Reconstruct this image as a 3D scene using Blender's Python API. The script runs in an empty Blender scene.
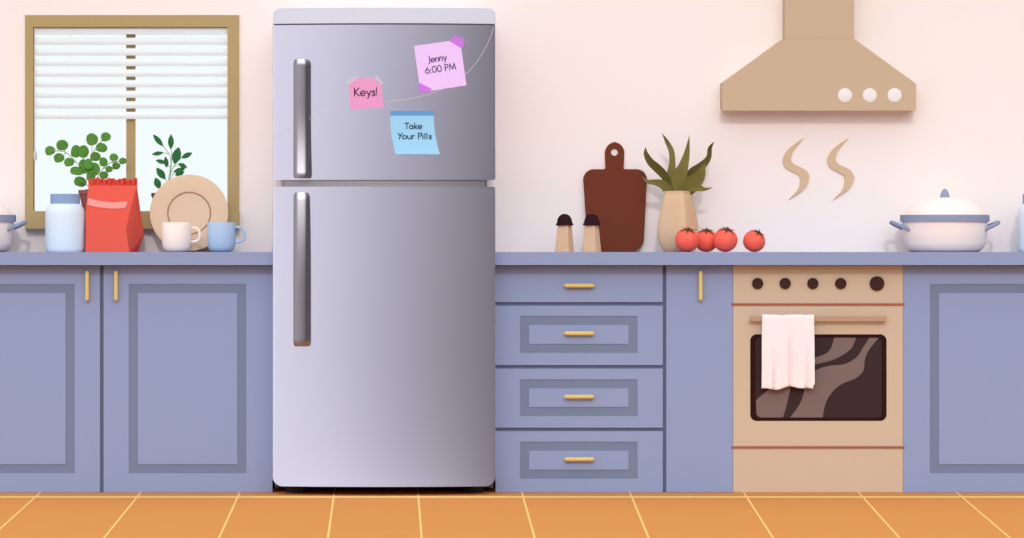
import bpy, bmesh, math, random
from mathutils import Vector, Matrix
from mathutils.geometry import tessellate_polygon
PI = math.pi
R = math.radians
random.seed(4)
scene = bpy.context.scene
col = scene.collection

# ------------------------------------------------------------------ camera
# the cabinet fronts stand in the plane y = 0, the camera 16 m in front of them at worktop height
D, H, VX, VY = 16.0, 0.9, 387.0, 252.0
F = D * 240.5 / H
cam_d = bpy.data.cameras.new('camera'); cam = bpy.data.objects.new('camera', cam_d); col.objects.link(cam)
cam.location = (0, -D, H); cam.rotation_euler = (PI / 2, 0, 0)
cam_d.sensor_fit = 'HORIZONTAL'; cam_d.sensor_width = 36.0
cam_d.lens = F / 1024 * 36
cam_d.shift_x = (512 - VX) / 1024; cam_d.shift_y = (VY - 269) / 1024
cam_d.clip_end = 200
scene.camera = cam

def W(px, py, y=0.0):
    "position, at depth y, of a measured place on the elevation"
    k = (D + y) / F
    return Vector(((px - VX) * k, y, H - (py - VY) * k))
def S(y=0.0): return (D + y) / F          # metres per pixel at depth y

# ------------------------------------------------------------------ materials
def lin(c):
    c = c / 255
    return c / 12.92 if c <= .04045 else ((c + .055) / 1.055) ** 2.4
MATS = {}
# paint mixed against the warm bounce of the orange floor
GAIN = {'wall_paint': (1.0, 1.035, .99), 'orange_tile': (0.911, 0.886, 0.842), 'lavender_paint': (0.887, 1.02, 1.068), 'worktop_lavender': (0.886, 1.002, 1.025), 'slate_paint': (0.899, 1.036, 1.074), 'dark_slate': (0.976, 1.088, 1.091), 'window_wood': (0.976, 1.032, 0.999), 'blind_slat': (0.956, 1.014, 0.988), 'hood_enamel': (0.936, 1.013, 0.999), 'oven_enamel': (0.913, 1.063, 1.109), 'board_mahogany': (1.045, 1.069, 0.988), 'plate_tan': (1.026, 1.073, 1.026), 'jar_milk_glass': (1.027, 1.009, 0.916), 'jar_lid_blue': (0.927, 0.991, 0.963), 'bag_red_paper': (0.943, 0.931, 0.846), 'mug_cream': (1.061, 0.992, 0.908), 'mug_blue': (1.006, 1.008, 0.92), 'cream_enamel': (1.04, 1.01, .96), 'vase_clay': (1.04, 1.062, 0.979), 'towel_cotton': (0.955, 1.031, 1.07), 'steam_tan': (1.01, 1.068, 1.026), 'paper_pink': (0.918, 1.011, 1.009), 'paper_lilac': (0.935, 1.022, 1.082), 'paper_blue': (0.874, 0.936, 0.923), 'hood_lamp_glass': (0.928, 1.002, 0.989), 'gold': (0.96, 1.12, 1.3), 'oven_glass': (0.793, 0.874, 0.919), 'mill_wood': (1.148, 1.117, 0.996), 'tomato_red': (1.35, 1.179, 1.013), 'pale_top_panel': (0.92, 0.999, 0.996), 'pot_lavender': (0.906, 0.998, 0.983)}
def mat(name, rgb, rough=.85, metal=0.0, spec=.0, grain=.0, scale=40, gain=(1, 1, 1), alpha=1.0, streak=False):
    if name in MATS: return MATS[name]
    m = bpy.data.materials.new(name); m.use_nodes = True
    nt = m.node_tree; b = nt.nodes['Principled BSDF']
    c = [min(.985, lin(v) * g) for v, g in zip(rgb, GAIN.get(name, gain))]
    b.inputs['Roughness'].default_value = rough; b.inputs['Metallic'].default_value = metal
    b.inputs['Specular IOR Level'].default_value = spec
    # a faint procedural grain in the paint, cloth, wood or clay
    tc = nt.nodes.new('ShaderNodeTexCoord'); no = nt.nodes.new('ShaderNodeTexNoise'); no.inputs['Scale'].default_value = scale
    mp = nt.nodes.new('ShaderNodeMapping'); nt.links.new(tc.outputs['Object'], mp.inputs['Vector']); nt.links.new(mp.outputs['Vector'], no.inputs['Vector'])
    if streak: mp.inputs['Scale'].default_value = (12, 12, .4)
    mr = nt.nodes.new('ShaderNodeMapRange')
    g = grain or .008
    mr.inputs['To Min'].default_value = 1 - g; mr.inputs['To Max'].default_value = 1 + g
    nt.links.new(no.outputs['Fac'], mr.inputs['Value'])
    mx = nt.nodes.new('ShaderNodeVectorMath'); mx.operation = 'SCALE'
    mx.inputs[0].default_value = c
    nt.links.new(mr.outputs['Result'], mx.inputs['Scale']); nt.links.new(mx.outputs['Vector'], b.inputs['Base Color'])
    if alpha < 1: b.inputs['Alpha'].default_value = alpha
    m.diffuse_color = (*c, 1)
    MATS[name] = m
    return m
GW = (1.0, 1.0, 1.0)       # wall side gain
M = dict(
    wall=mat('wall_paint', (248, 232, 229), grain=.004),
    tile=mat('orange_tile', (228, 155, 90), grain=.02, scale=6),
    grout=mat('grout', (253, 207, 130)),
    cab=mat('lavender_paint', (154, 158, 189)),
    top=mat('worktop_lavender', (154, 158, 189), rough=.7),
    slate=mat('slate_paint', (126, 131, 154)),
    seam=mat('dark_slate', (103, 107, 130)),
    gold=mat('gold', (232, 190, 112), rough=.5),
    frame=mat('window_wood', (183, 155, 111), streak=True, grain=.02, scale=8),
    slat=mat('blind_slat', (239, 241, 243)),
    cord=mat('blind_cord', (215, 213, 212)),
    oven=mat('oven_enamel', (213, 179, 152)),
    ovenline=mat('red_brown_trim', (166, 100, 84)),
    ovenbar=mat('oven_handle', (187, 151, 126)),
    knob=mat('knob_brown', (68, 45, 44)),
    ovenframe=mat('oven_window_frame', (50, 27, 26)),
    ovenglass=mat('oven_glass', (68, 48, 48), rough=.5, spec=.05),
    ovenreflection=mat('oven_glass_reflection', (125, 107, 103), rough=.6),  # tone of the reflections on the oven window, put into the colour
    towel=mat('towel_cotton', (254, 233, 229), grain=.01, scale=200),
    hood=mat('hood_enamel', (208, 176, 147)),
    hoodlight=mat('hood_lamp_glass', (247, 232, 229)),
    steam=mat('steam_tan', (213, 180, 150)),
    cream=mat('cream_enamel', (254, 234, 228)),
    potband=mat('pot_lavender', (154, 156, 182)),
    jar=mat('jar_milk_glass', (221, 234, 253), rough=.4, spec=.1),
    jarlid=mat('jar_lid_blue', (147, 170, 206)),
    bag=mat('bag_red_paper', (238, 99, 87)),
    baglabel=mat('bag_label_pink', (250, 158, 148)),
    plate=mat('plate_tan', (221, 188, 161)),
    platering=mat('plate_ring', (176, 139, 113)),
    mugw=mat('mug_cream', (255, 236, 230)),
    mugb=mat('mug_blue', (176, 197, 231)),
    clay=mat('terracotta_brown', (158, 92, 86)),
    clay2=mat('dark_clay', (120, 84, 82)),
    soil=mat('soil', (60, 38, 32), grain=.2, scale=300),
    leafA=mat('leaf_round_green', (88, 140, 58), grain=.08, scale=60),
    stemA=mat('stem_pale_green', (140, 172, 112)),
    leafB=mat('leaf_dark_green', (52, 112, 62), grain=.08, scale=60),
    board=mat('board_mahogany', (112, 57, 44), streak=True, grain=.03, scale=10),
    mill=mat('mill_wood', (214, 181, 151)),
    millcap=mat('mill_cap', (52, 31, 36)),
    vase=mat('vase_clay', (215, 182, 153)),
    leafC=mat('leaf_olive', (120, 112, 60), grain=.05),
    leafD=mat('leaf_dark_olive', (92, 86, 42), grain=.05),
    tomato=mat('tomato_red', (242, 97, 85), rough=.45, spec=.12, grain=.02),
    calyx=mat('calyx_brown_green', (104, 72, 40)),
    steel=mat('brushed_steel', (238, 235, 246), rough=.12, metal=1, streak=True, grain=.01),
    steelcap=mat('pale_top_panel', (222, 219, 231), rough=.4, spec=.2, streak=True, grain=.01),
    steelcase=mat('fridge_case_grey', (222, 220, 228), rough=.6),
    steelline=mat('embossed_line', (206, 203, 209), rough=.5),
    steeldark=mat('dark_steel', (150, 144, 144), rough=.3, metal=1),
    steelhandle=mat('handle_steel', (160, 154, 156), rough=.2, metal=1),
    seal=mat('door_seal', (92, 88, 96)),
    foot=mat('rubber_foot', (62, 58, 60)),
    npink=mat('paper_pink', (242, 160, 203)),
    nlilac=mat('paper_lilac', (247, 203, 253)),
    nblue=mat('paper_blue', (168, 219, 249)),
    nblue2=mat('paper_blue_strip', (101, 162, 212)),
    tapew=mat('clear_tape', (226, 214, 226), alpha=.75),
    tapep=mat('violet_tape', (216, 132, 240), alpha=.9),
    ink=mat('ink', (44, 30, 48)),
)
def glass():
    m = bpy.data.materials.new('window_glass'); m.use_nodes = True; nt = m.node_tree; nt.nodes.clear()
    o = nt.nodes.new('ShaderNodeOutputMaterial'); mx = nt.nodes.new('ShaderNodeMixShader')
    t = nt.nodes.new('ShaderNodeBsdfTransparent'); g = nt.nodes.new('ShaderNodeBsdfGlossy'); fr = nt.nodes.new('ShaderNodeFresnel')
    g.inputs['Roughness'].default_value = .05; fr.inputs['IOR'].default_value = 1.3
    t.inputs['Color'].default_value = (.985, 1, 1, 1)
    nt.links.new(fr.outputs[0], mx.inputs[0]); nt.links.new(t.outputs[0], mx.inputs[1]); nt.links.new(g.outputs[0], mx.inputs[2]); nt.links.new(mx.outputs[0], o.inputs[0])
    return m
M['glass'] = glass()

# ------------------------------------------------------------------ object helpers
def root_of(o):
    while o.parent: o = o.parent
    return o
def obj(name, bm, material, parent=None, origin=None, smooth=None, bevel=0):
    bmesh.ops.recalc_face_normals(bm, faces=bm.faces)
    if parent is not None: org = Vector(root_of(parent).location)
    elif origin is not None: org = Vector(origin)
    else:
        vs = [v.co for v in bm.verts]
        org = Vector(((min(v.x for v in vs) + max(v.x for v in vs)) / 2, (min(v.y for v in vs) + max(v.y for v in vs)) / 2, min(v.z for v in vs)))
    bmesh.ops.translate(bm, verts=bm.verts, vec=-org)
    me = bpy.data.meshes.new(name)
    if smooth is not None:
        for f in bm.faces: f.smooth = True
        a = R(smooth)
        for e in bm.edges:
            if len(e.link_faces) == 2 and e.calc_face_angle(0) > a: e.smooth = False
    bm.to_mesh(me); bm.free()
    for m in (material if isinstance(material, (list, tuple)) else [material]): me.materials.append(M[m] if isinstance(m, str) else m)
    o = bpy.data.objects.new(name, me); col.objects.link(o)
    if parent is not None: o.parent = parent
    else: o.location = org
    if bevel:
        b = o.modifiers.new('bevel', 'BEVEL'); b.width = bevel; b.segments = 2; b.limit_method = 'ANGLE'; b.angle_limit = R(40)
    return o
def tag(o, label, cat, group=None):
    o['label'] = label; o['category'] = cat
    if group: o['group'] = group
    return o
def thing(name, loc, label, cat, group=None):
    o = bpy.data.objects.new(name, None); col.objects.link(o); o.location = loc; o.empty_display_size = .05
    return tag(o, label, cat, group)
def struct(o): o['kind'] = 'structure'; return o
def copy_tree(o, parent=None):
    c = o.copy(); col.objects.link(c)
    if parent is not None: c.parent = parent
    for ch in list(o.children): copy_tree(ch, c)
    return c
def copy_thing(o, loc, label, rotz=None):
    c = copy_tree(o); c.location = loc; c['label'] = label
    if rotz is not None: c.rotation_euler.z = rotz
    return c
NB = bmesh.new
def box(bm, x0, x1, y0, y1, z0, z1):
    vs = [bm.verts.new(p) for p in ((x0, y0, z0), (x1, y0, z0), (x1, y1, z0), (x0, y1, z0), (x0, y0, z1), (x1, y0, z1), (x1, y1, z1), (x0, y1, z1))]
    for f in ((0, 1, 2, 3), (4, 5, 6, 7), (0, 1, 5, 4), (1, 2, 6, 5), (2, 3, 7, 6), (3, 0, 4, 7)): bm.faces.new([vs[i] for i in f])
def pbox(bm, px0, py0, px1, py1, y0, y1, yref=None):
    "box whose front face, at depth y0, fills the measured rectangle"
    a = W(px0, py1, y0 if yref is None else yref); b = W(px1, py0, y0 if yref is None else yref)
    box(bm, a.x, b.x, y0, y1, a.z, b.z)
def prism(bm, pts, y0, y1, holes=()):
    "extrude an x-z outline (with holes) from y0 to y1; pts are (x, z)"
    loops = [pts] + list(holes)
    tri = tessellate_polygon([[Vector((p[0], p[1], 0)) for p in l] for l in loops])
    flat = [p for l in loops for p in l]
    a = [bm.verts.new((p[0], y0, p[1])) for p in flat]; b = [bm.verts.new((p[0], y1, p[1])) for p in flat]
    if not holes:
        bm.faces.new(a); bm.faces.new(list(reversed(b)))
    else:
        for t in tri:
            try: bm.faces.new([a[i] for i in t]); bm.faces.new([b[i] for i in reversed(t)])
            except ValueError: pass
    k = 0
    for l in loops:
        n = len(l)
        for i in range(n):
            j = (i + 1) % n
            bm.faces.new((a[k + i], a[k + j], b[k + j], b[k + i]))
        k += n
def pxz(pts, y): return [(W(a, b, y).x, W(a, b, y).z) for a, b in pts]
def roundpoly(pts, rad, n=6):
    "round the corners of a polygon; rad is a number or a list"
    out = []; m = len(pts)
    for i, p in enumerate(pts):
        r = rad[i] if isinstance(rad, (list, tuple)) else rad
        if r <= 0: out.append(tuple(p)); continue
        p = Vector(p); a = (Vector(pts[i - 1]) - p); b = (Vector(pts[(i + 1) % m]) - p)
        la, lb = a.length, b.length; a.normalize(); b.normalize()
        ang = a.angle(b); t = min(r / math.tan(ang / 2), la * .49, lb * .49)
        p0, p1 = p + a * t, p + b * t
        for k in range(n + 1):
            u = k / n
            q = (1 - u) ** 2 * p0 + 2 * u * (1 - u) * (p + (p0 + p1 - 2 * p) * .18) + u * u * p1
            out.append((q.x, q.y))
    return out
def rect(x0, y0, x1, y1): return [(x0, y0), (x1, y0), (x1, y1), (x0, y1)]
def circle(cx, cy, r, n=32): return [(cx + r * math.cos(2 * PI * i / n), cy + r * math.sin(2 * PI * i / n)) for i in range(n)]
def spline(pts, n=6, closed=False):
    m = len(pts); out = []
    V = [Vector(p) for p in pts]
    for i in range(m if closed else m - 1):
        if closed: p0, p1, p2, p3 = V[i - 1], V[i], V[(i + 1) % m], V[(i + 2) % m]
        else: p0, p1, p2, p3 = V[max(i - 1, 0)], V[i], V[i + 1], V[min(i + 2, m - 1)]
        for k in range(n):
            t = k / n
            out.append(.5 * ((2 * p1) + (p2 - p0) * t + (2 * p0 - 5 * p1 + 4 * p2 - p3) * t * t + (3 * p1 - p0 - 3 * p2 + p3) * t ** 3))
    if not closed: out.append(V[-1])
    return out
def lathe(bm, prof, c, seg=48, square=0.0, rot=0.0):
    "surface of revolution about the vertical through c; prof = (radius, z); square > 0 gives a rounded square section"
    rings = []
    def shape(th):
        if square <= 0: return 1.0
        a = th - rot
        return 1 / ((abs(math.cos(a)) ** square + abs(math.sin(a)) ** square) ** (1 / square))
    for r, z in prof:
        if r < 1e-6: rings.append([bm.verts.new((c[0], c[1], c[2] + z))])
        else: rings.append([bm.verts.new((c[0] + r * shape(2 * PI * i / seg) * math.cos(2 * PI * i / seg), c[1] + r * shape(2 * PI * i / seg) * math.sin(2 * PI * i / seg), c[2] + z)) for i in range(seg)])
    for a, b in zip(rings, rings[1:]):
        for i in range(seg):
            j = (i + 1) % seg
            if len(a) == 1 and len(b) == 1: continue
            if len(a) == 1: bm.faces.new((a[0], b[i], b[j]))
            elif len(b) == 1: bm.faces.new((a[i], a[j], b[0]))
            else: bm.faces.new((a[i], a[j], b[j], b[i]))
def tube(bm, pts, rad, seg=10, closed=False):
    pts = [Vector(p) for p in pts]; n = len(pts)
    rads = rad if isinstance(rad, (list, tuple)) else [rad] * n
    rings = []; prev = None
    for i, p in enumerate(pts):
        t = (pts[(i + 1) % n] - pts[i - 1]) if closed else (pts[min(i + 1, n - 1)] - pts[max(i - 1, 0)])
        t.normalize()
        if prev is None:
            u = t.orthogonal().normalized()
        else:
            u = (prev - t * prev.dot(t)).normalized()
        prev = u; v = t.cross(u)
        rings.append([bm.verts.new(p + (u * math.cos(2 * PI * k / seg) + v * math.sin(2 * PI * k / seg)) * rads[i]) for k in range(seg)])
    pr = list(zip(rings, rings[1:])) + ([(rings[-1], rings[0])] if closed else [])
    for a, b in pr:
        for k in range(seg): bm.faces.new((a[k], a[(k + 1) % seg], b[(k + 1) % seg], b[k]))
    if not closed:
        bm.faces.new(rings[0]); bm.faces.new(list(reversed(rings[-1])))
def blade(bm, pts, fold=.25, thick=.0025, up=Vector((0, -1, 0))):
    "a leaf: pts = (x, y, z, full width) along its middle; five points across, folded along the midrib, with thickness"
    P = [Vector(p[:3]) for p in pts]; n = len(P); fr = []; bk = []
    for i, p in enumerate(pts):
        t = (P[min(i + 1, n - 1)] - P[max(i - 1, 0)]).normalized()
        s = t.cross(up).normalized(); nn = s.cross(t).normalized(); nn = nn if nn.dot(up) > 0 else -nn
        w = max(p[3], .0006) / 2
        row = []; row2 = []
        th = min(thick, w)
        for u in (-1, -.55, 0, .55, 1):
            q = P[i] + s * (u * w) - nn * ((1 - abs(u)) * w * fold)
            row.append(bm.verts.new(q)); row2.append(bm.verts.new(q - nn * th * (1.1 - abs(u))))
        fr.append(row); bk.append(row2)
    for i in range(n - 1):
        for k in range(4):
            bm.faces.new((fr[i][k], fr[i][k + 1], fr[i + 1][k + 1], fr[i + 1][k]))
            bm.faces.new((bk[i][k + 1], bk[i][k], bk[i + 1][k], bk[i + 1][k + 1]))
        bm.faces.new((fr[i][0], fr[i + 1][0], bk[i + 1][0], bk[i][0])); bm.faces.new((fr[i][4], bk[i][4], bk[i + 1][4], fr[i + 1][4]))
    bm.faces.new([*fr[0], *reversed(bk[0])]); bm.faces.new([*reversed(fr[-1]), *bk[-1]])
def ring(bm, o, i, y0, y1):
    "rectangular ring between measured rectangles o and i"
    prism(bm, pxz(rect(*o), y0), y0, y1, holes=[pxz(rect(*i), y0)])

# ------------------------------------------------------------------ the setting
WY = .36                                             # face of the back wall
WIN = (25, 15, 239, 229); INN = (33.2, 27, 227.4, 211)
bm = NB(); a = W(-260, 640, WY); b = W(1320, -160, WY)
h0 = W(28, 226, WY); h1 = W(236, 18, WY)
prism(bm, [(a.x, 0), (b.x, 0), (b.x, b.z), (a.x, b.z)], WY, WY + .06, holes=[[(h0.x, h0.z), (h1.x, h0.z), (h1.x, h1.z), (h0.x, h1.z)]])
struct(obj('wall_back', bm, 'wall'))

def floor_pt(px, py):
    d = F * H / (py - VY); return Vector(((px - VX) * d / F, d - D, 0))
bm = NB(); FY0, FY1 = -3.2, WY + .06
box(bm, -4.2, 5.2, FY0, FY1, -.05, 0)
for f in bm.faces: f.material_index = 0
lines = [((40, 493), (0, 529)), ((140.5, 493), (104, 538)), ((239.6, 493), (219, 538)), ((335.2, 486), (328, 538)), ((417.5, 486), (421.6, 538)),
         ((522, 493), (534.6, 538)), ((630, 493), (648.7, 538)), ((744, 493), (773, 538)), ((859, 493), (899.5, 538)), ((957, 493), (1010, 538)),
         ((-62, 493), (-118, 538)), ((1062, 493), (1128, 538))]
for p, q in lines:
    a, b = floor_pt(*p), floor_pt(*q); d = (b - a) / (b.y - a.y)
    p0 = a + d * (FY0 - a.y); p1 = a + d * (FY1 - a.y); w = .0036
    for (u, v, z) in ((p0, p1, .0006),):
        vs = [bm.verts.new((u.x - w, u.y, z)), bm.verts.new((u.x + w, u.y, z)), bm.verts.new((v.x + w, v.y, z)), bm.verts.new((v.x - w, v.y, z))]
        bm.faces.new(vs).material_index = 1
yj = floor_pt(400, 497.2).y
for k in range(1):
    y0 = yj
    vs = [bm.verts.new(p) for p in ((-4.2, y0 - .05, .0007), (5.2, y0 - .05, .0007), (5.2, y0 + .05, .0007), (-4.2, y0 + .05, .0007))]
    bm.faces.new(vs).material_index = 1
struct(obj('floor', bm, ['tile', 'grout'], origin=(0, 0, 0)))

# window: casing, ledge, mullion, panes
wroot = bpy.data.objects.new('window_1', None); col.objects.link(wroot); wroot.location = W(132, 229, WY); struct(wroot)
fy = WY - .012
bm = NB(); ring(bm, WIN, INN, fy, WY + .06); obj('window_frame', bm, 'frame', wroot, bevel=.001)
bm = NB(); p0 = W(25, 229, .30); p1 = W(239, 211, .30); box(bm, p0.x, p1.x, .30, fy - .0005, p0.z, p1.z); obj('window_sill', bm, 'frame', wroot, bevel=.002)
bm = NB(); pbox(bm, 126.2, 24, 135.2, 213, WY + .032, WY + .056); obj('mullion', bm, 'frame', wroot)
for x0, x1 in ((30, 126.4), (135, 230)):
    bm = NB(); pbox(bm, x0, 22, x1, 215, WY + .042, WY + .046); obj('window_pane', bm, 'glass', wroot)

# blind
br = thing('window_blind', W(131, 119.5, WY + .015), 'pale grey slatted venetian blind lowered over top half of the window', 'blind')
bm = NB(); pbox(bm, 35.5, 27.6, 227, 34.2, WY + .006, WY + .026); obj('headrail', bm, 'slat', br, bevel=.001)
for k in range(8):
    y0 = 37.75 + k * 10.6
    bm = NB()
    y1 = y0 + 7.1
    ya, yb = WY + .008, WY + .011
    tl, br_ = W(35.5, y0, ya), W(227, y1, ya)
    n = 6; rows = []
    for j in range(n + 1):
        u = j / n; z = tl.z + (br_.z - tl.z) * u; yy = ya + .0035 - .0035 * math.sin(PI * u)
        rows.append([bm.verts.new((tl.x, yy, z)), bm.verts.new((br_.x, yy, z)), bm.verts.new((br_.x, yy + .0025, z)), bm.verts.new((tl.x, yy + .0025, z))])
    for ra, rb in zip(rows, rows[1:]):
        for i in range(4): bm.faces.new((ra[i], ra[(i + 1) % 4], rb[(i + 1) % 4], rb[i]))
    bm.faces.new(rows[0]); bm.faces.new(rows[-1])
    obj('slat', bm, 'slat', br, smooth=30)
bm = NB(); yc = WY + .002
tube(bm, [W(34.9, 29, yc), W(34.9, 149, yc)], .0028, 8)
obj('cord', bm, 'slat', br)
for x in (70, 192):
    bm = NB(); tube(bm, [W(x, 30, WY + .017), W(x, 118, WY + .017)], .0008, 6); obj('ladder_cord', bm, 'slat', br)
bm = NB(); c = W(34.9, 160.5, yc)
lathe(bm, [(0, 0), (.006, .001), (.0085, .010), (.008, .028), (.004, .040), (0, .044)], c, 16); obj('cord_pull', bm, 'cord', br, smooth=60)

# ------------------------------------------------------------------ worktops
bm = NB(); pbox(bm, -74, 252, 273, 265.2, -.075, WY - .001); tag(obj('kitchen_worktop', bm, 'top', bevel=.0012), 'lavender worktop left of the fridge holding jar, bag and mugs', 'worktop')
bm = NB(); pbox(bm, 495.6, 252, 1096, 265.2, -.075, WY - .001); tag(obj('kitchen_worktop', bm, 'top', bevel=.0012), 'long lavender worktop right of the fridge, running over the oven', 'worktop')
CT = W(0, 265.2, -.075).z                               # underside of the worktops

# ------------------------------------------------------------------ cabinets
def handle(parent, cx, cy, horiz, L=30, y=0):
    bm = NB(); s = S(y); c = W(cx, cy, y); hl = L / 2 * s; r = 2.1 * s; yy = y - .022
    k = S(yy) / s; c2 = W(cx, cy, yy)
    d = Vector((1, 0, 0)) if horiz else Vector((0, 0, 1))
    pts = [c2 + d * u for u in (-hl, -hl + r * .3, -hl + r, hl - r, hl - r * .3, hl)]
    tube(bm, pts, [r * .35, r * .75, r, r, r * .75, r * .35], 12)
    for u in (-hl * .7, hl * .7):
        tube(bm, [c2 + d * u, Vector((c2.x, y + .001, c2.z)) + d * u], r * .5, 8)
    return obj('handle', bm, 'gold', parent, smooth=50)
def front(name, root, o, grv=None, thick=.009):
    "door or drawer front, its recessed slate groove as a sub-part"
    bm = NB(); rec = .0035
    x0, y0, x1, y1 = o
    if grv is None:
        pbox(bm, x0, y0, x1, y1, 0, thick); return obj(name, bm, 'cab', root, bevel=.0008)
    (gx0, gy0, gx1, gy1), w = grv
    gi = (gx0 + w, gy0 + w, gx1 - w, gy1 - w)
    ring(bm, o, (gx0, gy0, gx1, gy1), 0, rec)
    pbox(bm, *gi, 0, rec)
    a = W(x0, y1, 0); b = W(x1, y0, 0); box(bm, a.x, b.x, rec, thick, a.z, b.z)
    d = obj(name, bm, 'cab', root)
    bm = NB(); ring(bm, (gx0, gy0, gx1, gy1), gi, rec - .0006, rec + .001)
    obj('panel_groove', bm, 'slate', d)
    return d
def carcass(root, px0, px1):
    bm = NB(); a = W(px0, 492.4, 0); b = W(px1, 0, 0)
    box(bm, a.x, b.x, .0095, WY - .002, 0, CT - .0005); return obj('body', bm, 'seam', root)
FT = 265.6; FB = 492.3
c = thing('base_cabinet', W(20, 492.5, .2) * 1, 'lavender double-door base cabinet between left picture edge and fridge', 'cabinet'); c.location.z = 0
carcass(c, -66, 272.4)
d = front('door', c, (-66, FT, 100, FB), ((-36, 284, 74.6, 473.3), 9)); handle(d, 87.2, 285.8, False)
d = front('door', c, (103.6, FT, 272.4, FB), ((128.8, 284, 246.3, 473.3), 9)); handle(d, 116, 285.8, False)
c = thing('base_cabinet', W(580, 492.5, .2), 'lavender base cabinet with four stacked drawers right beside the fridge', 'cabinet'); c.location.z = 0
carcass(c, 495.6, 664.5)
for y0, y1, g in ((FT, 302.2, None), (305.7, 365.1, (316, 352.9)), (368.6, 427.7, (379.4, 416)), (431.2, FB, (441.7, 478.7))):
    d = front('drawer', c, (495.6, y0, 662.7, y1), ((520, g[0], 637.5, g[1]), 9) if g else None)
    handle(d, 579.3, {None: 285.5}.get(g, (g[0] + g[1]) / 2 - (1.2 if g and g[0] < 370 else 1) if g else 0), True)
c = thing('base_cabinet', W(700, 492.5, .2), 'narrow plain lavender base cabinet between the drawers and oven', 'cabinet'); c.location.z = 0
carcass(c, 664.6, 732.8)
d = front('door', c, (666.3, FT, 732.8, FB)); handle(d, 700.7, 285.8, False)
c = thing('base_cabinet', W(980, 492.5, .2), 'lavender panelled base cabinet right of the oven at right picture edge', 'cabinet'); c.location.z = 0
carcass(c, 903.2, 1092)
d = front('door', c, (903.2, FT, 1092, FB), ((930, 284, 1066, 473.3), 9))
handle(d, 1080, 285.8, False)

# ------------------------------------------------------------------ oven
ov = thing('oven', (W(818, 0, 0).x, .2, 0), 'tan built-in oven with five dark knobs and a dark window', 'oven')
bm = NB(); a = W(733.1, 0, 0); b = W(902.9, 0, 0); box(bm, a.x, b.x, .0185, WY - .002, 0, CT - .0005); obj('body', bm, 'oven', ov)
bm = NB(); pbox(bm, 733.1, FT, 902.9, 303.3, 0, .018); cp = obj('control_panel', bm, 'oven', ov)
for x, r in ((757.5, 5.5), (785, 5.5), (812.7, 5.5), (840.6, 5.5), (876.8, 7.2)):
    bm = NB(); cc = W(x, 283.4, 0); q = r * S(0)
    prof = [(0, 0), (q, 0), (q, .010), (q * .9, .0135), (0, .0145)]
    lathe(bm, prof, (0, 0, 0), 32); bmesh.ops.rotate(bm, verts=bm.verts, cent=(0, 0, 0), matrix=Matrix.Rotation(PI / 2, 3, 'X'))
    bmesh.ops.translate(bm, verts=bm.verts, vec=(cc.x, .0, cc.z)); obj('knob', bm, 'knob', cp, smooth=30)
for y in (304.4, 447.3):
    bm = NB(); pbox(bm, 731.6, y - 1.1, 904.4, y + 1.1, -.004, -.0003); obj('trim_strip', bm, 'ovenline', ov)
# oven door: slab with an opening, dark window set into it
bm = NB(); WR = roundpoly(rect(750.2, 334.3, 886.6, 421), 5.5)
prism(bm, pxz(rect(733.1, 305.5, 902.9, 446.2), 0), 0, .018, holes=[pxz(WR, 0)]); od = obj('door', bm, 'oven', ov)
bm = NB(); WI = roundpoly(rect(755.5, 337.7, 881.7, 417.7), 4)
prism(bm, pxz(WR, 0), .0006, .018, holes=[pxz(WI, 0)]); wf = obj('window_rim', bm, 'ovenframe', od)
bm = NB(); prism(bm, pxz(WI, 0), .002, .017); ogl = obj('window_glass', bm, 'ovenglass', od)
def reflection_streak(pts, nm):
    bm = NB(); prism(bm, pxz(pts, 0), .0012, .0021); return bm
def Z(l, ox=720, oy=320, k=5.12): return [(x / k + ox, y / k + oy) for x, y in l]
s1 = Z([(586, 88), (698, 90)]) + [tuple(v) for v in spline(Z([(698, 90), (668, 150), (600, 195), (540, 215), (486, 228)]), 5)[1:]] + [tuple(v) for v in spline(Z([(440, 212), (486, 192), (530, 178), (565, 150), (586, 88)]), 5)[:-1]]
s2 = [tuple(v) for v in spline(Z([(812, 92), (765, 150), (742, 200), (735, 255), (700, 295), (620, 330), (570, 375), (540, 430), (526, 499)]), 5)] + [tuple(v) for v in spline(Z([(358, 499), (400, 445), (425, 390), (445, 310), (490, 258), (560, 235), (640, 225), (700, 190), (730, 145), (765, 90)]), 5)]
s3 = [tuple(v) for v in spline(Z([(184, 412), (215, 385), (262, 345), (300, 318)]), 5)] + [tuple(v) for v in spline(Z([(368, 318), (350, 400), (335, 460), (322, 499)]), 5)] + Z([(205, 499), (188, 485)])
bm = NB()  # reflections on the oven glass, painted as thin paler raised shapes
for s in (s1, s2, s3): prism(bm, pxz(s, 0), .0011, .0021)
sw = obj('painted_reflection', bm, 'ovenreflection', ogl); sw['label'] = 'painted reflection, paler grey-brown wavy streaks across the dark oven window'
# handle bar on stand-offs
bm = NB(); hy = -.034
a = W(750, 321.2, hy); b = W(886.6, 316.2, hy); box(bm, a.x, b.x, hy, hy + .012, a.z, b.z)
for x in (754, 882.5): p = W(x, 318.7, hy); box(bm, p.x - .006, p.x + .006, hy + .011, .0005, p.z - .006, p.z + .006)
obj('handle', bm, 'ovenbar', od, bevel=.001)
bm = NB(); pbox(bm, 733.1, 448.4, 902.9, FB, 0, .018); obj('drawer', bm, 'oven', ov)

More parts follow.
